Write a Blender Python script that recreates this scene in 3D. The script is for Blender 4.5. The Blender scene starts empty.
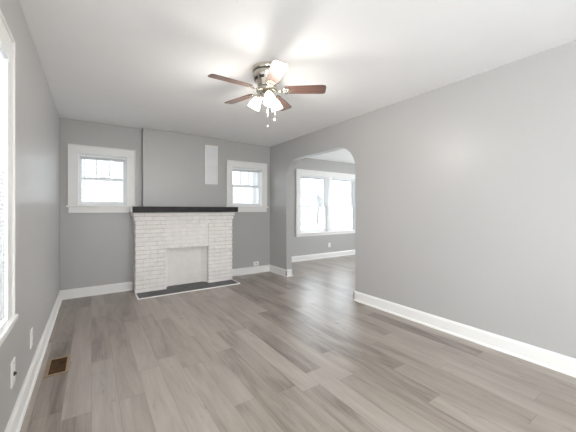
import bpy, bmesh, math, random
from mathutils import Vector, Matrix
random.seed(7)
SC = bpy.context.scene
COL = SC.collection
R = math.radians

# ------------------------------------------------------------------ camera
CAMZ = 1.289
cd = bpy.data.cameras.new('camera'); cam = bpy.data.objects.new('camera', cd); COL.objects.link(cam)
cam.location = (0, 0, CAMZ); cam.rotation_euler = (R(90), 0, R(-34.085))
cd.sensor_width = 36.0; cd.lens = 290.7/576*36; cd.shift_y = -6.5/576; cd.clip_start = 0.02; cd.clip_end = 300
SC.camera = cam

# ------------------------------------------------------------------ world + exposure
SKY = 5.2
P_LEFT_NEAR, P_LEFT_REAR, P_REAR, P_FAR_SIDE, P_LAMP = 25.0, 170.0, 66.0, 190.0, 13.0
w = bpy.data.worlds.new('overcast_sky'); SC.world = w; w.use_nodes = True
nt = w.node_tree; nt.nodes.clear()
wo = nt.nodes.new('ShaderNodeOutputWorld'); bg = nt.nodes.new('ShaderNodeBackground')
tc = nt.nodes.new('ShaderNodeTexCoord'); sp = nt.nodes.new('ShaderNodeSeparateXYZ'); cr = nt.nodes.new('ShaderNodeValToRGB')
nt.links.new(tc.outputs['Generated'], sp.inputs[0]); nt.links.new(sp.outputs['Z'], cr.inputs[0])
cr.color_ramp.elements[0].position = 0.0; cr.color_ramp.elements[0].color = (0.88, 0.94, 1.0, 1)
cr.color_ramp.elements[1].position = 0.8; cr.color_ramp.elements[1].color = (0.84, 0.92, 1.0, 1)
nt.links.new(cr.outputs[0], bg.inputs[0]); bg.inputs[1].default_value = SKY
nt.links.new(bg.outputs[0], wo.inputs[0])
SC.view_settings.view_transform = 'Standard'; SC.view_settings.look = 'None'
SC.view_settings.gamma = 1.0; SC.view_settings.exposure = 0.0; SC.view_settings.use_curve_mapping = False
SC.cycles.use_denoising = True
SC.cycles.max_bounces = 14; SC.cycles.diffuse_bounces = 10; SC.cycles.glossy_bounces = 4
SC.cycles.transparent_max_bounces = 12; SC.cycles.sample_clamp_indirect = 6.0
SC.cycles.use_adaptive_sampling = False

def daylight(name, loc, aim, sx, sy, power, col=(.97, .985, 1.0)):     # soft area lamp outside one window, standing in for its daylight
    if power <= 0: return
    l = bpy.data.lights.new(name, 'AREA'); l.shape = 'RECTANGLE'; l.size = sx; l.size_y = sy; l.energy = power; l.color = col
    o = bpy.data.objects.new(name, l); o.location = loc; o.rotation_euler = Vector(aim).to_track_quat('-Z', 'Y').to_euler(); COL.objects.link(o)
daylight('daylight_left_near', (-.85, 1.5, 1.45), (1, .6, .15), 1.2, 1.6, P_LEFT_NEAR)
daylight('fill_left_rear', (-.85, -1.3, 1.4), (1, 1.5, .10), 1.5, 1.6, P_LEFT_REAR)  # added fill lamp; the window it shines through is unseen
daylight('fill_rear', (1.45, -3.0, 1.0), (.12, 1, .32), 2.2, 1.6, P_REAR)  # added fill tilted up toward the ceiling, through an unseen rear window
daylight('fill_next_room', (8.4, 3.5, 1.45), (-1, 0, .1), 2.2, 1.5, P_FAR_SIDE)  # added fill for the next room, placed out of view

# ------------------------------------------------------------------ dimensions
H = 2.6
XL, XR, YB, YR = -0.374, 3.103, 5.261, -2.6
XR2 = 3.225                      # far face of the arch wall
XF, YF, YF0 = 8.0, 5.85, 0.4     # the room beyond the arch
AY0, AY1, AZ, AR = 2.88, 4.64, 2.225, 0.36

# ------------------------------------------------------------------ materials
def mat(name, col, rough=0.5, metal=0.0, spec=0.5, var=0.0, vscale=3.0, bump=0.0, bscale=60.0, emit=None, estr=0.0, detail=3.0):
    m = bpy.data.materials.new(name); m.use_nodes = True
    n = m.node_tree; b = n.nodes['Principled BSDF']
    b.inputs['Base Color'].default_value = (*col, 1); b.inputs['Roughness'].default_value = rough
    b.inputs['Metallic'].default_value = metal; b.inputs['Specular IOR Level'].default_value = spec
    geo = n.nodes.new('ShaderNodeNewGeometry')
    if var:
        t = n.nodes.new('ShaderNodeTexNoise'); t.inputs['Scale'].default_value = vscale; t.inputs['Detail'].default_value = detail
        r = n.nodes.new('ShaderNodeValToRGB')
        r.color_ramp.elements[0].position = .3; r.color_ramp.elements[1].position = .7
        r.color_ramp.elements[0].color = (*[c*(1-var) for c in col], 1); r.color_ramp.elements[1].color = (*[min(1, c*(1+var)) for c in col], 1)
        n.links.new(geo.outputs['Position'], t.inputs['Vector']); n.links.new(t.outputs[0], r.inputs[0]); n.links.new(r.outputs[0], b.inputs['Base Color'])
    if bump:
        t2 = n.nodes.new('ShaderNodeTexNoise'); t2.inputs['Scale'].default_value = bscale; t2.inputs['Detail'].default_value = 4
        bp = n.nodes.new('ShaderNodeBump'); bp.inputs['Strength'].default_value = bump; bp.inputs['Distance'].default_value = .01
        n.links.new(geo.outputs['Position'], t2.inputs['Vector']); n.links.new(t2.outputs[0], bp.inputs['Height']); n.links.new(bp.outputs[0], b.inputs['Normal'])
    if emit:
        b.inputs['Emission Color'].default_value = (*emit, 1); b.inputs['Emission Strength'].default_value = estr
    return m

M_wall = mat('grey_wall_paint', (.448, .440, .430), rough=.37, spec=.55, var=.015, vscale=1.2, bump=.08, bscale=45)
M_ceil = mat('white_ceiling_paint', (.90, .90, .90), rough=.75, spec=.3, var=.01, bump=.05, bscale=30)
M_trim = mat('white_trim_paint', (.84, .83, .81), rough=.35, var=.01)
M_vinyl = mat('white_vinyl', (.86, .87, .88), rough=.35, var=.01)
M_blind = None
M_brick = mat('white_painted_brick', (.86, .825, .795), rough=.5, var=.05, vscale=14, bump=.5, bscale=70)
M_mortar = mat('dirty_white_mortar', (.66, .63, .60), rough=.85, var=.12, vscale=20, bump=.5, bscale=90)
M_joint = mat('painted_over_joint', (.74, .71, .68), rough=.7, var=.06, vscale=20)
M_fire = mat('white_painted_firebox', (.85, .82, .79), rough=.6, var=.03, vscale=8, bump=.3, bscale=50)
M_mantel = mat('charcoal_stained_wood', (.026, .023, .024), rough=.55, spec=.3, var=.25, vscale=9)
M_slate = mat('dark_slate_tile', (.045, .05, .052), rough=.4, var=.3, vscale=12, bump=.2, bscale=30)
M_nickel = mat('brushed_nickel', (.74, .70, .62), rough=.22, metal=1.0, var=.03)
M_darkmetal = mat('dark_nickel_slot', (.10, .09, .08), rough=.4, metal=.8, var=.05)
M_plate = mat('white_plastic_plate', (.86, .85, .82), rough=.35, var=.01)
M_socket = mat('dark_socket', (.03, .028, .025), rough=.5, var=.05)
M_bronze = mat('tan_metal_register', (.32, .22, .14), rough=.45, metal=.2, var=.15, vscale=25)
M_duct = mat('brown_duct_metal', (.07, .035, .012), rough=.4, metal=.4, var=.4, vscale=18)
M_siding = mat('white_vinyl_siding', (.60, .60, .60), rough=.7, var=.02)
M_roofing = mat('grey_roof_shingles', (.42, .42, .42), rough=.9, var=.2, vscale=6)
M_ground = mat('pale_lawn_and_pavement', (.55, .55, .53), rough=.95, var=.15, vscale=.8)
M_bark = mat('grey_brown_bark', (.20, .17, .15), rough=.9, var=.25, vscale=12)
M_dglass = mat('dark_house_glass', (.34, .35, .36), rough=.3, var=.05)
M_panel = mat('pale_grey_panel', (.76, .76, .77), rough=.35, var=.02, vscale=5)

def glass():
    m = bpy.data.materials.new('window_glass'); m.use_nodes = True; n = m.node_tree; n.nodes.clear()
    o = n.nodes.new('ShaderNodeOutputMaterial'); mx = n.nodes.new('ShaderNodeMixShader')
    t = n.nodes.new('ShaderNodeBsdfTransparent'); g = n.nodes.new('ShaderNodeBsdfGlossy'); f = n.nodes.new('ShaderNodeFresnel')
    t.inputs[0].default_value = (.97, .98, .98, 1); g.inputs['Roughness'].default_value = .02; f.inputs[0].default_value = 1.45
    ge = n.nodes.new('ShaderNodeNewGeometry'); inv = n.nodes.new('ShaderNodeMath'); inv.operation = 'SUBTRACT'; inv.inputs[0].default_value = 1
    mu = n.nodes.new('ShaderNodeMath'); mu.operation = 'MULTIPLY'
    n.links.new(ge.outputs['Backfacing'], inv.inputs[1]); n.links.new(inv.outputs[0], mu.inputs[0]); n.links.new(f.outputs[0], mu.inputs[1])
    n.links.new(mu.outputs[0], mx.inputs[0]); n.links.new(t.outputs[0], mx.inputs[1]); n.links.new(g.outputs[0], mx.inputs[2]); n.links.new(mx.outputs[0], o.inputs[0])
    return m
M_glass = glass()

def translucent(name, col, frac, rough=.5, emit=0.0):
    m = bpy.data.materials.new(name); m.use_nodes = True; n = m.node_tree
    b = n.nodes['Principled BSDF']; b.inputs['Base Color'].default_value = (*col, 1); b.inputs['Roughness'].default_value = rough
    ns = n.nodes.new('ShaderNodeTexNoise'); ns.inputs['Scale'].default_value = 6
    r = n.nodes.new('ShaderNodeValToRGB'); r.color_ramp.elements[0].color = (*[c*.98 for c in col], 1); r.color_ramp.elements[1].color = (*col, 1)
    n.links.new(ns.outputs[0], r.inputs[0]); n.links.new(r.outputs[0], b.inputs['Base Color'])
    t = n.nodes.new('ShaderNodeBsdfTranslucent'); t.inputs[0].default_value = (*col, 1)
    mx = n.nodes.new('ShaderNodeMixShader'); mx.inputs[0].default_value = frac
    o = [x for x in n.nodes if x.type == 'OUTPUT_MATERIAL'][0]
    n.links.new(b.outputs[0], mx.inputs[1]); n.links.new(t.outputs[0], mx.inputs[2]); n.links.new(mx.outputs[0], o.inputs[0])
    if emit:
        b.inputs['Emission Color'].default_value = (1, .93, .84, 1); b.inputs['Emission Strength'].default_value = emit
    return m
M_blind = translucent('white_blind_vinyl', (.80, .81, .82), .06)
M_shade = translucent('frosted_lamp_glass', (.95, .93, .9), .3, .35, emit=2.6)
M_bulb = mat('lit_bulb', (1, .95, .88), rough=.4, emit=(1, .9, .78), estr=8.0)

def N(n, t, **k):
    x = n.nodes.new(t)
    for a, b in k.items(): setattr(x, a, b)
    return x
def mth(n, op, a, b=None):
    x = N(n, 'ShaderNodeMath', operation=op)
    for i, v in enumerate((a, b)):
        if v is None: continue
        if isinstance(v, (int, float)): x.inputs[i].default_value = v
        else: n.links.new(v, x.inputs[i])
    return x.outputs[0]

def floor_material():
    m = bpy.data.materials.new('grey_brown_vinyl_planks'); m.use_nodes = True; n = m.node_tree; b = n.nodes['Principled BSDF']
    geo = N(n, 'ShaderNodeNewGeometry'); s = N(n, 'ShaderNodeSeparateXYZ'); n.links.new(geo.outputs['Position'], s.inputs[0])
    X, Y = s.outputs['X'], s.outputs['Y']
    PW, PL = .155, 1.22
    u = mth(n, 'DIVIDE', X, PW); row = mth(n, 'FLOOR', u)
    wn = N(n, 'ShaderNodeTexWhiteNoise', noise_dimensions='1D'); n.links.new(row, wn.inputs['W'])
    v = mth(n, 'ADD', mth(n, 'DIVIDE', Y, PL), wn.outputs['Value']); colm = mth(n, 'FLOOR', v)
    cmb = N(n, 'ShaderNodeCombineXYZ'); n.links.new(row, cmb.inputs[0]); n.links.new(colm, cmb.inputs[1])
    wn2 = N(n, 'ShaderNodeTexWhiteNoise', noise_dimensions='2D'); n.links.new(cmb.outputs[0], wn2.inputs['Vector'])
    # grain coordinates, shifted per plank
    g = N(n, 'ShaderNodeCombineXYZ')
    n.links.new(mth(n, 'MULTIPLY', X, 7.0), g.inputs[0]); n.links.new(mth(n, 'MULTIPLY', Y, .9), g.inputs[1]); n.links.new(mth(n, 'MULTIPLY', wn2.outputs['Value'], 37.0), g.inputs[2])
    gn = N(n, 'ShaderNodeTexNoise'); gn.inputs['Scale'].default_value = 1.6; gn.inputs['Detail'].default_value = 6; gn.inputs['Roughness'].default_value = .6
    gn.inputs['Distortion'].default_value = .6
    n.links.new(g.outputs[0], gn.inputs['Vector'])
    g2 = N(n, 'ShaderNodeCombineXYZ')
    n.links.new(mth(n, 'MULTIPLY', X, 60.0), g2.inputs[0]); n.links.new(mth(n, 'MULTIPLY', Y, 2.5), g2.inputs[1]); n.links.new(mth(n, 'MULTIPLY', wn2.outputs['Value'], 11.0), g2.inputs[2])
    gf = N(n, 'ShaderNodeTexNoise'); gf.inputs['Scale'].default_value = 1.5; gf.inputs['Detail'].default_value = 4
    n.links.new(g2.outputs[0], gf.inputs['Vector'])
    t = mth(n, 'ADD', mth(n, 'MULTIPLY', wn2.outputs['Value'], .30), mth(n, 'ADD', mth(n, 'MULTIPLY', gn.outputs[0], .72), mth(n, 'MULTIPLY', gf.outputs[0], .26)))
    r = N(n, 'ShaderNodeValToRGB'); n.links.new(t, r.inputs[0])
    e = r.color_ramp.elements; e[0].position = .34; e[0].color = (.125, .100, .083, 1); e[1].position = .92; e[1].color = (.415, .367, .328, 1)
    k = e.new(.60); k.color = (.298, .255, .220, 1)
    # knots and short dark streaks
    g3 = N(n, 'ShaderNodeCombineXYZ')
    n.links.new(mth(n, 'MULTIPLY', X, 13.0), g3.inputs[0]); n.links.new(mth(n, 'MULTIPLY', Y, 3.2), g3.inputs[1]); n.links.new(mth(n, 'MULTIPLY', wn2.outputs['Value'], 53.0), g3.inputs[2])
    gk = N(n, 'ShaderNodeTexNoise'); gk.inputs['Scale'].default_value = 1.0; gk.inputs['Detail'].default_value = 3; gk.inputs['Distortion'].default_value = 1.2
    n.links.new(g3.outputs[0], gk.inputs['Vector'])
    kr = N(n, 'ShaderNodeMapRange'); kr.inputs['From Min'].default_value = .66; kr.inputs['From Max'].default_value = .80; kr.inputs['To Max'].default_value = .55
    n.links.new(gk.outputs[0], kr.inputs['Value'])
    kx = N(n, 'ShaderNodeMix', data_type='RGBA'); n.links.new(kr.outputs[0], kx.inputs['Factor']); n.links.new(r.outputs[0], kx.inputs['A']); kx.inputs['B'].default_value = (.075, .058, .047, 1)
    # seams
    fu = mth(n, 'FRACT', u); fv = mth(n, 'FRACT', v)
    eu = mth(n, 'MINIMUM', fu, mth(n, 'SUBTRACT', 1.0, fu)); ev = mth(n, 'MINIMUM', fv, mth(n, 'SUBTRACT', 1.0, fv))
    su = mth(n, 'LESS_THAN', mth(n, 'MULTIPLY', eu, PW), .0012); sv = mth(n, 'LESS_THAN', mth(n, 'MULTIPLY', ev, PL), .0015)
    seam = mth(n, 'MAXIMUM', su, sv)
    mx = N(n, 'ShaderNodeMix', data_type='RGBA'); n.links.new(mth(n, 'MULTIPLY', seam, .42), mx.inputs['Factor'])
    n.links.new(kx.outputs['Result'], mx.inputs['A']); mx.inputs['B'].default_value = (.06, .05, .045, 1)
    n.links.new(mx.outputs['Result'], b.inputs['Base Color'])
    b.inputs['Roughness'].default_value = .36; b.inputs['Specular IOR Level'].default_value = .65
    ru = mth(n, 'ADD', .25, mth(n, 'MULTIPLY', gf.outputs[0], .14)); n.links.new(ru, b.inputs['Roughness'])
    bp = N(n, 'ShaderNodeBump'); bp.inputs['Strength'].default_value = .12; bp.inputs['Distance'].default_value = .004
    n.links.new(mth(n, 'SUBTRACT', gf.outputs[0], seam), bp.inputs['Height']); n.links.new(bp.outputs[0], b.inputs['Normal'])
    return m
M_floor = floor_material()

def wood_material():
    m = bpy.data.materials.new('walnut_fan_blade'); m.use_nodes = True; n = m.node_tree; b = n.nodes['Principled BSDF']
    tcn = N(n, 'ShaderNodeTexCoord'); mp = N(n, 'ShaderNodeMapping'); mp.inputs['Scale'].default_value = (2, 45, 8)
    n.links.new(tcn.outputs['Object'], mp.inputs[0]); t = N(n, 'ShaderNodeTexNoise'); t.inputs['Scale'].default_value = 1.5; t.inputs['Detail'].default_value = 5
    n.links.new(mp.outputs[0], t.inputs['Vector']); r = N(n, 'ShaderNodeValToRGB'); n.links.new(t.outputs[0], r.inputs[0])
    r.color_ramp.elements[0].position = .3; r.color_ramp.elements[0].color = (.09, .050, .038, 1)
    r.color_ramp.elements[1].position = .75; r.color_ramp.elements[1].color = (.19, .113, .087, 1)
    n.links.new(r.outputs[0], b.inputs['Base Color']); b.inputs['Roughness'].default_value = .3
    return m
M_wood = wood_material()

# ------------------------------------------------------------------ helpers
class MB:
    def __init__(s): s.bm = bmesh.new()
    def box(s, x0, x1, y0, y1, z0, z1, mi=0):
        x0, x1 = min(x0, x1), max(x0, x1); y0, y1 = min(y0, y1), max(y0, y1); z0, z1 = min(z0, z1), max(z0, z1)
        v = [s.bm.verts.new(p) for p in ((x0,y0,z0),(x1,y0,z0),(x1,y1,z0),(x0,y1,z0),(x0,y0,z1),(x1,y0,z1),(x1,y1,z1),(x0,y1,z1))]
        for f in ((0,3,2,1),(4,5,6,7),(0,1,5,4),(1,2,6,5),(2,3,7,6),(3,0,4,7)):
            fc = s.bm.faces.new([v[i] for i in f]); fc.material_index = mi
        return s
    def prism(s, pts, d, mi=0):      # polygon (list of 3D points) swept by vector d
        d = Vector(d); a = [s.bm.verts.new(p) for p in pts]; b = [s.bm.verts.new(Vector(p)+d) for p in pts]
        n = len(pts); fs = [s.bm.faces.new(a), s.bm.faces.new(b[::-1])]
        for i in range(n): fs.append(s.bm.faces.new([a[i], b[i], b[(i+1) % n], a[(i+1) % n]]))
        for f in fs: f.material_index = mi
        return s
    def lathe(s, prof, c=(0,0,0), axis=(0,0,1), seg=32, mi=0, caps=True):
        q = Vector((0,0,1)).rotation_difference(Vector(axis).normalized()); c = Vector(c); rings = []
        for r_, z in prof:
            rings.append([s.bm.verts.new(c + q @ Vector((r_*math.cos(2*math.pi*i/seg), r_*math.sin(2*math.pi*i/seg), z))) for i in range(seg)])
        for a, b in zip(rings, rings[1:]):
            for i in range(seg):
                f = s.bm.faces.new([a[i], a[(i+1) % seg], b[(i+1) % seg], b[i]]); f.smooth = True; f.material_index = mi
        if caps:
            for rg in (rings[0], rings[-1]):
                f = s.bm.faces.new(rg); f.material_index = mi
        return s
    def tube(s, pts, r_, seg=8, mi=0):
        pts = [Vector(p) for p in pts]; rings = []
        for i, p in enumerate(pts):
            t = (pts[min(i+1, len(pts)-1)] - pts[max(i-1, 0)]).normalized()
            q = Vector((0,0,1)).rotation_difference(t); rr = r_[i] if isinstance(r_, (list, tuple)) else r_
            rings.append([s.bm.verts.new(p + q @ Vector((rr*math.cos(2*math.pi*k/seg), rr*math.sin(2*math.pi*k/seg), 0))) for k in range(seg)])
        for a, b in zip(rings, rings[1:]):
            for k in range(seg):
                f = s.bm.faces.new([a[k], a[(k+1) % seg], b[(k+1) % seg], b[k]]); f.smooth = True; f.material_index = mi
        for rg in (rings[0], rings[-1]): s.bm.faces.new(rg).material_index = mi
        return s
    def build(s, name, mats, parent=None, bevel=0.0, sharp=True):
        bmesh.ops.recalc_face_normals(s.bm, faces=s.bm.faces)
        org = Vector((0,0,0)); p = parent
        while p is not None: org += p.location; p = p.parent
        if not parent:
            xs = [v.co for v in s.bm.verts]
            org = Vector(((min(v.x for v in xs)+max(v.x for v in xs))/2, (min(v.y for v in xs)+max(v.y for v in xs))/2, min(v.z for v in xs)))
        bmesh.ops.translate(s.bm, verts=s.bm.verts, vec=-org)
        me = bpy.data.meshes.new(name); s.bm.to_mesh(me); s.bm.free()
        for m in (mats if isinstance(mats, (list, tuple)) else [mats]): me.materials.append(m)
        o = bpy.data.objects.new(name, me); COL.objects.link(o)
        if parent: o.parent = parent
        else: o.location = org
        if bevel:
            md = o.modifiers.new('soft_edges', 'BEVEL'); md.width = bevel; md.segments = 2; md.limit_method = 'ANGLE'; md.angle_limit = R(40)
        return o
def tag(o, label=None, cat=None, group=None, kind=None):
    if label: o['label'] = label
    if cat: o['category'] = cat
    if group: o['group'] = group
    if kind: o['kind'] = kind
    return o
def empty(name, loc, label=None, cat=None, group=None, kind=None):
    o = bpy.data.objects.new(name, None); o.location = loc; o.empty_display_size = .1; COL.objects.link(o)
    return tag(o, label, cat, group, kind)
def struct(o, label, cat): return tag(o, label, cat, kind='structure')

# ------------------------------------------------------------------ the shell
def wall(name, label, P, u0, u1, holes, th=.2, z0=0.0, z1=H):
    """wall slab in u / z with rectangular holes; P maps (u, w outward, z) to the world"""
    us = sorted({u0, u1, *[h[0] for h in holes], *[h[1] for h in holes]}); zs = sorted({z0, z1, *[h[2] for h in holes], *[h[3] for h in holes]})
    inside = lambda u, z: any(h[0] < u < h[1] and h[2] < z < h[3] for h in holes)
    cell = {(i, j): not inside((us[i]+us[i+1])/2, (zs[j]+zs[j+1])/2) for i in range(len(us)-1) for j in range(len(zs)-1)}
    mb = MB(); bm = mb.bm; V = {}
    def vt(i, j, k):
        if (i, j, k) not in V: V[i, j, k] = bm.verts.new(P(us[i], th*k, zs[j]))
        return V[i, j, k]
    for (i, j), full in cell.items():
        if not full: continue
        for k in (0, 1): bm.faces.new([vt(i,j,k), vt(i+1,j,k), vt(i+1,j+1,k), vt(i,j+1,k)])
        for (di, dj, a, b) in ((-1,0,(i,j),(i,j+1)), (1,0,(i+1,j),(i+1,j+1)), (0,-1,(i,j),(i+1,j)), (0,1,(i,j+1),(i+1,j+1))):
            if not cell.get((i+di, j+dj), False): bm.faces.new([vt(*a,0), vt(*b,0), vt(*b,1), vt(*a,1)])
    return struct(mb.build(name, M_wall), label, 'wall')
Pback = lambda u, w, z: (u, YB + w, z)
Pleft = lambda u, w, z: (XL - w, u, z)
Prear = lambda u, w, z: (u, YR - w, z)
Pfar = lambda u, w, z: (u, YF + w, z)
Pfarr = lambda u, w, z: (XF + w, u, z)

W1 = (-.163, .467, 1.35, 2.12); W2 = (2.25, 2.905, 1.35, 2.12)
W3 = (4.33, 6.30, .70, 2.16)
W4 = (1.0, 2.045, .713, 2.095); W5 = (-1.85, -.35, .713, 2.095)
W6 = (.4, 2.5, .5, 2.2)
W7 = (2.4, 4.6, .70, 2.16)
wall('wall_back', 'grey back wall behind the white brick fireplace with a small window on each side', Pback, XL-.2, XR, [W1, W2])
wall('wall_left', 'grey left wall with a blind-covered window close to the camera', Pleft, YR, YB, [W4, W5])
wall('wall_rear', 'grey wall behind the camera', Prear, XL-.2, XF+.2, [W6])
wall('wall_far', 'grey wall of the next room holding the double window', Pfar, XR2-.0, XF+.2, [W3])
wall('wall_far_right', 'grey side wall of the next room', Pfarr, YR, YF, [W7])
# right wall with the round-cornered opening
def arch_z(y):
    if y < AY0+AR: return AZ-AR+math.sqrt(max(0, AR*AR-(AY0+AR-y)**2))
    if y > AY1-AR: return AZ-AR+math.sqrt(max(0, AR*AR-(y-AY1+AR)**2))
    return AZ
NA = 16
ys = [AY0+AR*(1-math.cos(R(90*k/NA))) for k in range(NA+1)] + [AY1-AR*(1-math.cos(R(90*k/NA))) for k in range(NA, -1, -1)]
mb = MB(); bm = mb.bm
cols = {}
for X in (XR, XR2):
    cols[X] = [(bm.verts.new((X, y, arch_z(y))), bm.verts.new((X, y, H))) for y in ys]
    for (a, b), (c, d) in zip(cols[X], cols[X][1:]): bm.faces.new([a, c, d, b])
    e0 = [bm.verts.new(p) for p in ((X, YR, 0), (X, AY0, 0), (X, YR, H))]; bm.faces.new([e0[0], e0[1], cols[X][0][0], cols[X][0][1], e0[2]])
    e1 = [bm.verts.new(p) for p in ((X, AY1, 0), (X, YF+.2, 0), (X, YF+.2, H))]; bm.faces.new([e1[0], e1[1], e1[2], cols[X][-1][1], cols[X][-1][0]])
    cols[X, 'e'] = (e0, e1)
A, B = cols[XR], cols[XR2]; (a0, a1), (b0, b1) = cols[XR, 'e'], cols[XR2, 'e']
for k in range(len(ys)-1): bm.faces.new([A[k][0], A[k+1][0], B[k+1][0], B[k][0]])
bm.faces.new([a0[1], A[0][0], B[0][0], b0[1]]); bm.faces.new([a1[0], A[-1][0], B[-1][0], b1[0]])
bm.faces.new([a0[0], a0[2], b0[2], b0[0]]); bm.faces.new([a1[1], a1[2], b1[2], b1[1]])
struct(mb.build('wall_right', M_wall), 'long pale grey right wall with a wide round-cornered opening', 'wall')
# chimney breast
BX0, BX1, BY = .685, 2.052, YB-.10
struct(MB().box(BX0, BX1, BY, YB, 1.335, H).build('wall_chimney_breast', M_wall, bevel=.004), 'grey chimney breast above the black mantel shelf', 'wall')
mb = MB(); mb.box(XL-.2, XF+.2, YR-.2, YF+.2, -.12, 0)
struct(mb.build('floor', M_floor), 'grey-brown wood-look plank floor', 'floor')
struct(MB().box(XL-.2, XF+.2, YR-.2, YF+.2, H, H+.12).build('ceiling', M_ceil), 'plain white ceiling', 'ceiling')

# ------------------------------------------------------------------ baseboards
BT, BH = .018, .135
def base_profile(u0, u1, P):          # P(u, w into the room, z)
    mb = MB()
    prof = [(0,0),(.030,0),(.030,.008),(.026,.017),(BT,.022),(BT,BH-.022),(.012,BH-.008),(.008,BH),(0,BH)]
    a = [mb.bm.verts.new(P(u0, w_, z)) for w_, z in prof]; b = [mb.bm.verts.new(P(u1, w_, z)) for w_, z in prof]
    n = len(prof); mb.bm.faces.new(a); mb.bm.faces.new(b[::-1])
    for i in range(n): mb.bm.faces.new([a[i], b[i], b[(i+1) % n], a[(i+1) % n]])
    return mb
def merge(m1, m2):
    me = bpy.data.meshes.new('t'); m2.bm.to_mesh(me); m1.bm.from_mesh(me); bpy.data.meshes.remove(me); m2.bm.free(); return m1
bl = lambda s: f'white baseboard {s}'
struct(base_profile(YR, YB, lambda u, w_, z: (XL+w_, u, z)).build('baseboard_left', M_trim), bl('along the left wall'), 'baseboard')
m = base_profile(XL, .548, lambda u, w_, z: (u, YB-w_, z)); merge(m, base_profile(2.14, XR, lambda u, w_, z: (u, YB-w_, z)))
struct(m.build('baseboard_back', M_trim), bl('on the back wall either side of the fireplace'), 'baseboard')
PR = lambda u, w_, z: (XR-w_, u, z)
m = base_profile(AY1-.018, YB, PR)
merge(m, base_profile(XR-.018, XR2+.018, lambda u, w_, z: (u, AY1-w_, z)))
merge(m, base_profile(AY1-.018, YF, lambda u, w_, z: (XR2+w_, u, z)))
struct(m.build('baseboard_right_back', M_trim), bl('round the wall end beyond the opening'), 'baseboard')
m = base_profile(YR, AY0+.018, PR)
merge(m, base_profile(XR-.018, XR2+.018, lambda u, w_, z: (u, AY0+w_, z)))
merge(m, base_profile(YR, AY0+.018, lambda u, w_, z: (XR2+w_, u, z)))
struct(m.build('baseboard_right', M_trim), bl('along the long right wall'), 'baseboard')
struct(base_profile(XR2, XF, lambda u, w_, z: (u, YF-w_, z)).build('baseboard_far', M_trim), bl('under the double window in the next room'), 'baseboard')
struct(base_profile(YR, YF, lambda u, w_, z: (XF-w_, u, z)).build('baseboard_far_right', M_trim), bl('on the side wall of the next room'), 'baseboard')

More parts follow.
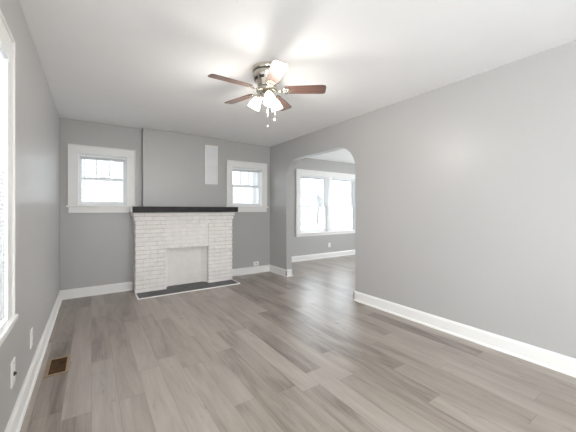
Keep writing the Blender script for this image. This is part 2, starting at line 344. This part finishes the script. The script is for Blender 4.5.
# ------------------------------------------------------------------ windows
def window(name, label, P, W, bays, muntins=0, cw=.105, meet=.53, band=True, apron=.083, proj=.055):
    u0, u1, z0, z1 = W
    root = empty(name, P((u0+u1)/2, 0, z0), label, 'window', kind='structure')
    def bx(mb, a0, a1, w0, w1, c0, c1):
        p, q = P(a0, w0, c0), P(a1, w1, c1); mb.box(p[0], q[0], p[1], q[1], p[2], q[2])
    cas = MB()
    bx(cas, u0-cw, u0+.004, -.020, 0, z0, z1-.004); bx(cas, u1-.004, u1+cw, -.020, 0, z0, z1-.004); bx(cas, u0-cw, u1+cw, -.0201, 0, z1-.004, z1+cw)
    if band:
        bx(cas, u0-cw-.012, u0-cw, -.030, 0, z0, z1+cw+.012); bx(cas, u1+cw, u1+cw+.012, -.030, 0, z0, z1+cw+.012); bx(cas, u0-cw, u1+cw, -.030, 0, z1+cw, z1+cw+.012)
    for (a, b) in zip(bays, bays[1:]):
        bx(cas, a[1]-.004, b[0]+.004, -.016, 0, z0, z1-.004)
    cas.build('casing', M_trim, root, bevel=.003)
    st = MB(); bx(st, u0-cw-.03, u1+cw+.03, -proj, 0, z0-.028, z0); bx(st, u0, u1, 0, .055, z0-.028, z0+.002)
    st.build('window_sill', M_trim, root, bevel=.005)
    ap = MB(); bx(ap, u0-cw-.006, u1+cw+.006, -.018, 0, z0-.028-apron, z0-.028); bx(ap, u0-cw-.006, u1+cw+.006, -.026, 0, z0-.028-apron, z0-.028-apron+.014)
    ap.build('apron', M_trim, root, bevel=.003)
    fr = MB(); t = .010
    for (a, b) in bays:
        bx(fr, a, a+t, 0, .2, z0, z1); bx(fr, b-t, b, 0, .2, z0, z1); bx(fr, a+t, b-t, 0, .2, z1-t, z1); bx(fr, a+t, b-t, .055, .2, z0-.01, z0+.012)
        for q in (a+t, b-t-.012): bx(fr, q, q+.012, .094, .100, z0+.012, z1-t)       # stop between the sashes
        for q in (a+t, b-t-.014): bx(fr, q, q+.014, .03, .044, z0+.002, z1-t)
    for (a, b) in zip(bays, bays[1:]):
        bx(fr, a[1], b[0], 0, .2, z0, z1)
    fr.build('window_frame', M_vinyl, root, bevel=.0015)
    for (a, b) in bays:
        zm = z0 + (z1-z0)*meet; A, B = a+t+.001, b-t-.001
        for up in (0, 1):
            w0, w1 = ((.048, .086), (.102, .138))[up]
            c0, c1 = ((z0+.013, zm+.017), (zm-.017, z1-t-.001))[up]; sw = .036
            rb, rt = ((.05, .034), (.034, .04))[up]
            s_ = MB()
            bx(s_, A, A+sw, w0, w1, c0, c1); bx(s_, B-sw, B, w0, w1, c0, c1); bx(s_, A+sw, B-sw, w0, w1, c0, c0+rb); bx(s_, A+sw, B-sw, w0, w1, c1-rt, c1)
            so = s_.build('upper_sash' if up else 'lower_sash', M_vinyl, root, bevel=.002)
            g = MB(); wm = (w0+w1)/2; bx(g, A+sw-.004, B-sw+.004, wm-.002, wm+.002, c0+rb-.004, c1-rt+.004); g.build('pane', M_glass, so)
            if up and muntins:
                mm = MB(); L = (B-sw)-(A+sw)
                for k in range(1, muntins+1):
                    q = A+sw+L*k/(muntins+1); bx(mm, q-.0075, q+.0075, wm-.011, wm-.003, c0+rb, c1-rt); bx(mm, q-.0075, q+.0075, wm+.003, wm+.011, c0+rb, c1-rt)
                mm.build('muntin', M_vinyl, so)
            if not up:
                lk = MB(); q = (A+B)/2; bx(lk, q-.028, q+.028, w0-.004, w0+.028, c1, c1+.007); bx(lk, q-.006, q+.022, w0-.010, w0+.012, c1+.007, c1+.016)
                lk.build('sash_lock', M_plate, so, bevel=.002)
    return root
window('window_1', 'small double-hung window left of the fireplace, three panes above one', Pback, W1, [W1[:2]], muntins=2)
window('window_2', 'small double-hung window right of the fireplace, partly behind the mantel end', Pback, W2, [W2[:2]], muntins=2)
window('window_3', 'wide pair of double-hung windows seen through the arched opening', Pfar, W3, [(4.33, 5.255), (5.375, 6.30)], cw=.125, meet=.46, apron=.06)
window('window_4', 'tall window with lowered blind on the left wall', Pleft, W4, [W4[:2]], cw=.10, apron=.032, proj=.040)
window('added_window_5', 'added unseen window on the left wall behind the camera', Pleft, W5, [W5[:2]], cw=.15)  # added out of view so side light reaches the right wall
window('added_window_6', 'added unseen wide window in the wall behind the camera', Prear, W6, [(.4, 1.42), (1.48, 2.5)])  # made-up opening, never in view, for the fill from the rear
window('added_window_7', 'added unseen double window on the side wall of the next room', Pfarr, W7, [(2.4, 3.47), (3.53, 4.6)])  # out of view; added as the opening for the next room's fill

# ------------------------------------------------------------------ blinds
def blind(label, P, u0, u1, ztop, zbot, wand_u, wand_len, w0=.004, lowered=True, stack=0.0):
    root = empty('window_blind', P((u0+u1)/2, w0+.012, ztop-.03), label, 'window blind')
    def bx(mb, a0, a1, b0, b1, c0, c1):
        p, q = P(a0, b0, c0), P(a1, b1, c1); mb.box(p[0], q[0], p[1], q[1], p[2], q[2])
    hr = MB(); bx(hr, u0+.016, u1-.016, w0, w0+.026, ztop-.034, ztop-.008); hr.build('headrail', M_vinyl, root, bevel=.002)
    for q in (u0, u1-.016):
        b_ = MB(); bx(b_, q, q+.016, w0-.003, w0+.028, ztop-.042, ztop-.0005); b_.build('bracket', M_vinyl, root, bevel=.001)
    if lowered:
        sl = MB(); z = ztop-.05; ca, sa = math.cos(R(62)), math.sin(R(62))
        while z > zbot+.03:
            hw, th = .0125, .0008; m_ = w0+.0145
            pts = [(m_-hw*ca, z-hw*sa), (m_, z+.0015), (m_+hw*ca, z+hw*sa), (m_+hw*ca, z+hw*sa-th), (m_, z+.0015-th), (m_-hw*ca, z-hw*sa-th)]
            a = [P(u0+.018, q[0], q[1]) for q in pts]; d = Vector(P(u1-.018, 0, 0))-Vector(P(u0+.018, 0, 0)); sl.prism(a, d); z -= .0205
        sl.build('slats', M_blind, root)
        br = MB(); bx(br, u0+.018, u1-.018, w0+.002, w0+.027, zbot+.010, zbot+.022); br.build('bottom_rail', M_vinyl, root)
        for q in (u0+.12, u1-.12):
            c_ = MB(); c_.tube([P(q, w0+.0005, ztop-.03), P(q, w0+.0005, zbot+.02)], .0008, 6); c_.build('ladder_cord', M_vinyl, root)
    else:
        sl = MB(); z = ztop-.036
        for k in range(int(stack/.003)):
            bx(sl, u0+.018, u1-.018, w0+.001, w0+.026, z-.0022, z-.0004); z -= .003
        sl.build('slats', M_blind, root)
        br = MB(); bx(br, u0+.018, u1-.018, w0+.002, w0+.025, z-.010, z-.001); br.build('bottom_rail', M_vinyl, root)
    if wand_u is not None:
        wd = MB(); wd.tube([P(wand_u, w0-.002, ztop-.03), P(wand_u, w0-.004, ztop-.03-wand_len)], .0042, 8); wd.build('wand', M_panel, root)
    return root
blind('raised white blind packed at the top of the window left of the fireplace', Pback, W1[0]+.011, W1[1]-.011, W1[3]-.011, 0, -.085, .44, lowered=False, stack=.021)
blind('raised white blind packed at the top of the window right of the fireplace', Pback, W2[0]+.011, W2[1]-.011, W2[3]-.011, 0, None, .3, lowered=False, stack=.021)
blind('raised white blind at the top of the left half of the double window', Pfar, 4.341, 5.244, W3[3]-.011, 0, 4.43, .62, lowered=False, stack=.027)
blind('raised white blind at the top of the right half of the double window', Pfar, 5.386, 6.289, W3[3]-.011, 0, None, .6, lowered=False, stack=.027)
blind('lowered white slatted blind covering the tall window on the left wall', Pleft, W4[0]+.011, W4[1]-.011, W4[3]-.011, W4[2], None, .6, w0=-.024)

# ------------------------------------------------------------------ fireplace
FX0, FX1, FY = .555, 2.132, 4.965
OX0, OX1, OZ = 1.002, 1.69, .655
CH = .0655; NC = 19
fp = empty('fireplace', ((FX0+FX1)/2, FY, 0), 'white painted brick fireplace with charcoal mantel shelf and dark slate hearth', 'fireplace')
bk = MB(); J = .011
def row(x0, x1, y0, y1, z0, z1, off, L=.205, mi=0):
    x = x0 - off
    while x < x1-.002:
        a, b = max(x, x0), min(x+L-.004, x1)
        if b-a > .018:
            jit = random.uniform(-.0022, .0022); bk.box(a, b, y0+jit, y1, z0, z1, mi)
        x += L
for k in range(NC):
    z0, z1 = k*CH+J*.5, (k+1)*CH-J*.5; off = (k % 2)*.1025
    if k < 10:
        e = .003*((k % 2)*2-1)
        row(FX0+e, OX0, FY, FY+.06, z0, z1, off); row(OX1, FX1-e, FY, FY+.06, z0, z1, off)
    elif k < 16:
        e = .003*((k % 2)*2-1)
        row(FX0+e, OX0-.004, FY, FY+.06, z0, z1, off); row(OX0, OX1, FY+.014, FY+.06, z0-J*.15, z1+J*.15, off); row(OX1+.004, FX1-e, FY, FY+.06, z0, z1, off)
    else:
        e = (0, .016, .032)[k-16]
        row(FX0-e, FX1+e, FY-e, FY+.06, z0, z1, off+.05)
    e = e if k >= 16 else -.002
    bk.box(FX0-e, FX0+.09, FY+.060, YB-.001, z0, z1, 0); bk.box(FX1-.09, FX1+e, FY+.060, YB-.001, z0, z1, 0)
    if k < 10:       # reveal of the opening
        bk.box(OX0-.09, OX0, FY+.060, FY+.09, z0, z1, 0); bk.box(OX1, OX1+.09, FY+.060, FY+.09, z0, z1, 0)
bo = bk.build('brick_surround', [M_brick], fp, bevel=.003)
mo = MB(); g = .012; BYK = 5.135
mo.box(FX0+g, OX0-.004, FY+g, YB, 0, OZ); mo.box(OX1+.004, FX1-g, FY+g, YB, 0, OZ)
mo.box(FX0+g, OX0-.001, FY+g, YB, OZ, NC*CH-.001); mo.box(OX1+.001, FX1-g, FY+g, YB, OZ, NC*CH-.001); 
mo.box(FX0+g, FX1-g, BYK+.021, YB, 0, OZ); mo.build('mortar', M_mortar, fp)
MB().box(OX0-.001, OX1+.001, FY+.020, YB, OZ, NC*CH-.001).build('painted_lintel', M_joint, fp)
fb = MB()
fb.box(OX0, OX1, BYK, BYK+.02, 0, OZ)
fb.prism([(OX1, FY+.09, 0), (OX1, BYK, 0), (OX1-.075, BYK, 0)], (0, 0, OZ)); fb.prism([(OX0, FY+.09, 0), (OX0, BYK, 0), (OX0+.075, BYK, 0)], (0, 0, OZ))
fbo = fb.build('firebox', M_fire, fp)
# running-bond joints of the painted back wall of the firebox
jm = MB()
for k in range(10):
    zc = k*CH
    off = .06 + (k % 2)*.1
    x = OX0+.08
    while x < OX1-.08:
        b = min(x+(.2 if x > OX0+.09 else off+.02), OX1-.08)
        jm.box(x+.003, b-.003, BYK-.006, BYK, zc+.004, zc+CH-.004); x = b
jm.build('firebox_bricks', M_fire, fp, bevel=.002)
he = MB(); HX0, HX1, HY = .548, 2.140, 4.635
ht = .012; nx = 5; L = (HX1-HX0-.04)/nx
for i in range(nx):
    he.box(HX0+.02+i*L+.001, HX0+.02+(i+1)*L-.001, HY+.02, FY-.001, .0, ht)
he.box(OX0+.002, (OX0+OX1)/2-.001, FY, BYK-.005, 0, ht); he.box((OX0+OX1)/2+.001, OX1-.002, FY, BYK-.005, 0, ht)
heo = he.build('hearth', M_slate, fp, bevel=.001)
tr = MB(); tr.box(HX0, HX1, HY, HY+.019, 0, .013); tr.box(HX0, HX0+.019, HY+.019, FY-.001, 0, .013); tr.box(HX1-.019, HX1, HY+.019, FY-.001, 0, .013)
tr.build('hearth_edging', M_trim, heo, bevel=.002)
ma = MB(); ma.box(.505, 2.205, YB-.385, BY-.0, 1.2455, 1.335); ma.box(.505, BX0, BY, YB, 1.2455, 1.335); ma.box(BX1, 2.205, BY, YB, 1.2455, 1.335)
mao = ma.build('mantel_shelf', M_mantel, fp)
ec = MB(); ec.box(.498, .505, YB-.385, YB, 1.2455, 1.335); ec.build('end_cap', M_trim, mao, bevel=.001)['label'] = 'white left end of the mantel'  # left end of the shelf is white, the rest charcoal
# narrow framed panel on the chimney breast
PX0, PX1, PZ0, PZ1 = 1.685, 1.925, 1.745, 2.437
pn = empty('wall_panel', ((PX0+PX1)/2, BY, PZ0), 'tall narrow white-framed panel set on the chimney breast above the mantel', 'wall panel')
m = MB(); f_ = .018
m.box(PX0, PX0+f_, BY-.016, BY, PZ0, PZ1); m.box(PX1-f_, PX1, BY-.016, BY, PZ0, PZ1); m.box(PX0+f_, PX1-f_, BY-.016, BY, PZ1-f_, PZ1); m.box(PX0-.004, PX1+.004, BY-.03, BY, PZ1, PZ1+.012)
m.box(PX0+f_, PX1-f_, BY-.014, BY, PZ0, PZ0+.010)
m.build('frame', M_trim, pn, bevel=.002)
m = MB(); zm = 2.06; m.box(PX0+f_, PX1-f_, BY-.008, BY, PZ0+.010, zm-.0015); m.box(PX0+f_, PX1-f_, BY-.008, BY, zm+.0015, PZ1-f_)
m.build('panel_face', M_panel, pn, bevel=.001)

# ------------------------------------------------------------------ ceiling fan
FCX, FCY = 1.35, 2.345
fan = empty('ceiling_fan', (FCX, FCY, H), 'flush-mount ceiling fan with five walnut blades and three lit frosted shades', 'ceiling fan')
C0 = Vector((FCX, FCY, 0))
mh = MB(); mh.lathe([(.128, H-.0005), (.134, H-.012), (.134, H-.035), (.126, H-.040), (.124, H-.052), (.129, H-.058), (.129, H-.078), (.118, H-.100), (.104, H-.130), (.092, H-.158), (.088, H-.178), (.080, H-.190)], (FCX, FCY, 0), seg=48)
mho = mh.build('motor_housing', M_nickel, fan)
MB().lathe([(.1265, H-.040), (.1265, H-.052)], (FCX, FCY, 0), seg=48, caps=False).build('dark_band', M_darkmetal, mho)
for k in range(10):
    sl = MB()
    a = 2*math.pi*k/10; d = Vector((math.cos(a), math.sin(a), 0)); t_ = Vector((-d.y, d.x, 0)); c = C0+Vector((0,0,H-.118))+d*.1105
    sl.prism([c-t_*.024+Vector((0,0,.010))+d*.0050, c+t_*.024+Vector((0,0,.010))+d*.0050, c+t_*.021-Vector((0,0,.010))-d*.0030, c-t_*.021-Vector((0,0,.010))-d*.0030], d*.003)
    sl.build('vent_slot', M_darkmetal, mho)
ro = MB(); ro.lathe([(.06, H-.190), (.098, H-.193), (.098, H-.215), (.07, H-.222)], (FCX, FCY, 0), seg=40)
ro.build('rotor_plate', M_nickel, fan)
BZ = 2.408
for k in range(5):
    a = R(-108+72*k); d = Vector((math.cos(a), math.sin(a), 0)); t_ = Vector((-d.y, d.x, 0)); up = Vector((0,0,1)); tp = (t_*math.cos(R(12)) - up*math.sin(R(12)))
    # blade in local coordinates x along blade
    loc = C0 + Vector((0, 0, BZ-.012))
    outline = []
    for (x, y) in ((.165, -.046), (.185, -.055), (.30, -.060), (.49, -.066), (.525, -.064), (.541, -.054), (.546, -.035), (.546, .035), (.541, .054), (.525, .064), (.49, .066), (.30, .060), (.185, .055), (.165, .046)):
        outline.append((x, y, 0))
    b_ = MB(); b_.prism([(x, y, -.003) for x, y, z in outline], (0, 0, .006))
    bmesh.ops.recalc_face_normals(b_.bm, faces=b_.bm.faces)
    me = bpy.data.meshes.new('blade'); b_.bm.to_mesh(me); b_.bm.free(); me.materials.append(M_wood)
    o = bpy.data.objects.new('blade', me); COL.objects.link(o); o.parent = fan; o.location = loc - Vector((FCX, FCY, H))
    nrm = d.cross(tp); o.rotation_euler = Matrix((d, tp, nrm)).transposed().to_euler()
    md = o.modifiers.new('soft_edges', 'BEVEL'); md.width = .0015; md.segments = 2
    # bracket: arm from the rotor to the blade with a spread foot under it
    br = MB(); br.prism([(.08, -.013, .0), (.13, -.011, -.012), (.15, -.030, -.0035), (.205, -.036, -.0035), (.225, 0, -.0035), (.205, .036, -.0035), (.15, .030, -.0035), (.13, .011, -.012), (.08, .013, .0)], (0, 0, -.006))
    for (x, y) in ((.17, -.02), (.17, .02), (.2, 0)): br.lathe([(.006, -.0095), (.005, -.0125), (.002, -.0135)], (x, y, 0), seg=10)
    bmesh.ops.triangulate(br.bm, faces=[f for f in br.bm.faces if len(f.verts) > 4])
    bmesh.ops.recalc_face_normals(br.bm, faces=br.bm.faces)
    me = bpy.data.meshes.new('blade_bracket'); br.bm.to_mesh(me); br.bm.free(); me.materials.append(M_nickel)
    q = bpy.data.objects.new('blade_bracket', me); COL.objects.link(q); q.parent = fan; q.location = o.location; q.rotation_euler = o.rotation_euler
lk = MB(); lk.lathe([(.045, H-.222), (.05, H-.226), (.052, H-.245), (.066, H-.250), (.068, H-.275), (.052, H-.292), (.024, H-.302), (.010, H-.312), (.003, H-.316)], (FCX, FCY, 0), seg=40)
lk.build('light_kit', M_nickel, fan)
for k, a in enumerate((252, 10, 130)):
    a = R(a); d = Vector((math.cos(a), math.sin(a), 0)); ax = (d*math.sin(R(28)) - Vector((0,0,1))*math.cos(R(28)))
    base = C0 + d*.074 + Vector((0,0,H-.246))
    ar = MB(); ar.tube([C0+d*.050+Vector((0,0,H-.262)), C0+d*.064+Vector((0,0,H-.254)), base+ax*.012], .010, 12)
    ar.lathe([(.022, 0), (.031, .006), (.033, .022), (.031, .030)], base, ax, 28)
    ar.build('lamp_holder', M_nickel, fan)
    sh = MB(); prof = [(r_*.9, z_*.84) for r_, z_ in [(.029, .020), (.034, .030), (.041, .048), (.049, .072), (.056, .10), (.061, .128), (.064, .150), (.0615, .150), (.0585, .128), (.0535, .10), (.0465, .072), (.0385, .048), (.031, .032), (.024, .024)]]
    sh.lathe(prof, base, ax, 36, caps=False)
    so = sh.build('lamp_shade', M_shade, fan)
    bu = MB(); bu.lathe([(.010, .028), (.014, .04), (.022, .058), (.024, .070), (.020, .084), (.010, .091), (.002, .093)], base, ax, 20)
    bu.build('bulb', M_bulb, so)
    l = bpy.data.lights.new('lamp_light', 'POINT'); l.energy = P_LAMP; l.color = (1, .95, .9); l.shadow_soft_size = .055;
    lo = bpy.data.objects.new('lamp_light', l); COL.objects.link(lo); lo.location = base+ax*.15; lo.rotation_euler = ax.to_track_quat('-Z', 'Y').to_euler()
rv = Vector((math.cos(R(-30)), math.sin(R(-30)), 0)); fv = Vector((math.cos(R(240)), math.sin(R(240)), 0))
for (s_, z1, kn) in ((.006, 2.055, .004), (.072, 2.13, .010)):
    c = C0 + rv*s_ + fv*(.052 if s_ < .05 else .0); ch = MB(); ch.tube([c+Vector((0,0,H-.27)), c+Vector((0,0,z1))], .0026, 6)
    co = ch.build('pull_chain', M_nickel, fan)
    kb = MB(); kb.lathe([(.001, z1+.008), (kn, z1+.002), (kn*1.1, z1-.010), (kn*.8, z1-.018), (.001, z1-.021)], (c.x, c.y, 0), seg=14); kb.build('chain_knob', M_plate, co)

# ------------------------------------------------------------------ outlets and the floor register
def outlet(label, P, u, z, wd, ht, kind):
    root = empty('wall_outlet', P(u, 0, z-ht/2), label, 'outlet')
    def bx(mb, a0, a1, b0, b1, c0, c1):
        p, q = P(a0, b0, c0), P(a1, b1, c1); mb.box(p[0], q[0], p[1], q[1], p[2], q[2])
    m = MB(); bx(m, u-wd/2, u+wd/2, -.007, 0, z-ht/2, z+ht/2); m.build('cover_plate', M_plate, root, bevel=.003)
    if kind == 'duplex':
        for s in (-1, 1):
            m = MB(); zc = z+s*ht*.19; bx(m, u-.017, u+.017, -.010, -.006, zc-.014, zc+.014); so = m.build('socket', M_plate, root, bevel=.002)
            h = MB(); bx(h, u-.008, u-.0055, -.0106, -.010, zc-.002, zc+.007); bx(h, u+.0055, u+.008, -.0106, -.010, zc-.002, zc+.006); h.build('socket_slots', M_socket, so)
    if kind == 'jack':
        m = MB(); c = Vector(P(u, -.006, z-.008)); ax = Vector(P(0, -1, 0))-Vector(P(0, 0, 0)); m.lathe([(.012, 0), (.012, .006), (.007, .007), (.007, .013), (.004, .013)], c, ax, 14); m.build('cable_jack', M_socket, root)
        for s in (-1, 1): MB().lathe([(.0035, 0), (.0025, .002)], Vector(P(u, -.007, z+s*ht*.36)), ax, 10).build('screw', M_nickel, root)
    if kind == 'side':
        m = MB(); bx(m, u-.020, u+.020, -.012, -.006, z-.017, z+.017); so = m.build('socket', M_plate, root, bevel=.003)
        h = MB(); bx(h, u-.010, u+.012, -.0128, -.012, z-.008, z+.008); h.build('socket_opening', M_socket, so)
    return root
outlet('white wall plate with dark cable jack on the left wall, nearest the window', Pleft, 2.255, .358, .09, .145, 'jack')
outlet('plain white outlet on the left wall, farther along toward the back corner', Pleft, 2.87, .33, .085, .135, 'duplex')
outlet('white wall plate with a dark socket right of the fireplace above the baseboard', Pback, 2.775, .190, .12, .085, 'side')
outlet('small white outlet below the double window in the next room', Pfar, 5.30, .335, .08, .12, 'duplex')

vx0, vx1, vy0, vy1 = -.302, -.150, 2.885, 3.205
vt = empty('floor_register', ((vx0+vx1)/2, (vy0+vy1)/2, 0), 'brown metal floor vent near the left baseboard', 'floor vent')
m = MB(); b_ = .022
m.box(vx0, vx0+b_, vy0, vy1, 0, .007); m.box(vx1-b_, vx1, vy0, vy1, 0, .007); m.box(vx0+b_, vx1-b_, vy0, vy0+b_, 0, .007); m.box(vx0+b_, vx1-b_, vy1-b_, vy1, 0, .007)
m.build('register_frame', M_bronze, vt, bevel=.002)
m = MB(); n_ = 13
for k in range(n_):
    y = vy0+b_+(vy1-vy0-2*b_)*(k+.5)/n_; m.prism([(vx0+b_, y-.006, .001), (vx0+b_, y-.0045, .001), (vx0+b_, y+.005, .0055), (vx0+b_, y+.0035, .0055)], (vx1-vx0-2*b_, 0, 0))
m.build('louvers', M_duct, vt)
m = MB(); m.box(vx0+b_, vx1-b_, vy0+b_, vy1-b_, 0, .0008); m.build('duct_opening', M_socket, vt)

# ------------------------------------------------------------------ outside
struct(MB().box(-60, 60, -60, 90, -.9, -.7).build('ground', M_ground), 'pale ground outside the windows', 'ground')
def house(loc, sx, sy, hgt, label, course=.11, wins=()):
    x, y = loc; z0 = -.7
    root = empty('neighbour_house', (x, y, z0), label, 'house')
    m = MB(); m.box(x-sx/2+.02, x+sx/2-.02, y+.02, y+sy-.02, z0, z0+hgt)
    k = 0
    while (k+1)*course <= hgt:
        z = z0+k*course
        m.prism([(x-sx/2, y+.02, z), (x-sx/2, y-.004, z), (x-sx/2, y+.016, z+course-.002), (x-sx/2, y+.02, z+course-.002)], (sx, 0, 0)); k += 1
    m.box(x-sx/2-.04, x-sx/2+.06, y-.03, y+.1, z0, z0+hgt); m.box(x+sx/2-.06, x+sx/2+.04, y-.03, y+.1, z0, z0+hgt)
    m.build('siding_wall', M_siding, root)
    r_ = MB(); r_.prism([(x-sx/2-.4, y-.4, z0+hgt), (x-sx/2-.4, y+sy+.4, z0+hgt), (x-sx/2-.4, y+sy/2, z0+hgt+sy*.32)], (sx+.8, 0, 0)); r_.build('roof', M_roofing, root)
    for (wx, wz, ww, wh) in wins:
        f = MB(); f.box(wx-ww/2-.08, wx+ww/2+.08, y-.05, y+.03, wz-.08, wz+wh+.08); fo = f.build('window', M_trim, root)
        g_ = MB(); g_.box(wx-ww/2, wx+ww/2, y-.06, y-.045, wz, wz+wh); g_.build('pane', M_dglass, fo)
    return root
h1 = house((1.6, 9.2), 7.0, 7, 6.2, 'white-sided neighbouring house close behind the fireplace wall', wins=())
m = MB(); m.box(.42, .50, 9.10, 9.18, -.7, 5.4); m.build('downspout', M_trim, h1)
house((21.5, 32), 10, 8, 4.4, 'pale house across the street behind the bare tree', wins=((18.5, 1.0, 1.2, 1.5), (20.5, 1.0, 1.2, 1.5), (23.5, .2, 1.1, 2.2), (25.2, 1.0, 1.2, 1.5)))
house((35.5, 34), 12, 8, 3.6, 'low pale house across the street at the right', wins=((32.5, .8, 1.6, 1.3), (36, .8, 1.6, 1.3), (39, .8, 1.2, 1.3)))
tb = Vector((17.5, 21, -.7)); tr_ = empty('bare_tree', tb, 'slender bare tree standing outside the double window', 'tree')
m = MB(); m.tube([tb, tb+Vector((.05, 0, 1.6)), tb+Vector((.25, 0, 2.4)), tb+Vector((.3, .2, 5.5))], [.05, .04, .03, .012], 10); m.build('trunk', M_bark, tr_)
for (a, b, c) in (((.25, 0, 2.3), (1.3, 0, 3.3), .04), ((.26, .05, 3.0), (-.6, .3, 4.4), .016), ((.28, .1, 3.8), (.9, .5, 5.2), .014)):
    m = MB(); A, B = tb+Vector(a), tb+Vector(b); m.tube([A, (A+B)/2+Vector((0,0,.08)), B], [c, c*.7, c*.25], 8); m.build('branch', M_bark, tr_)
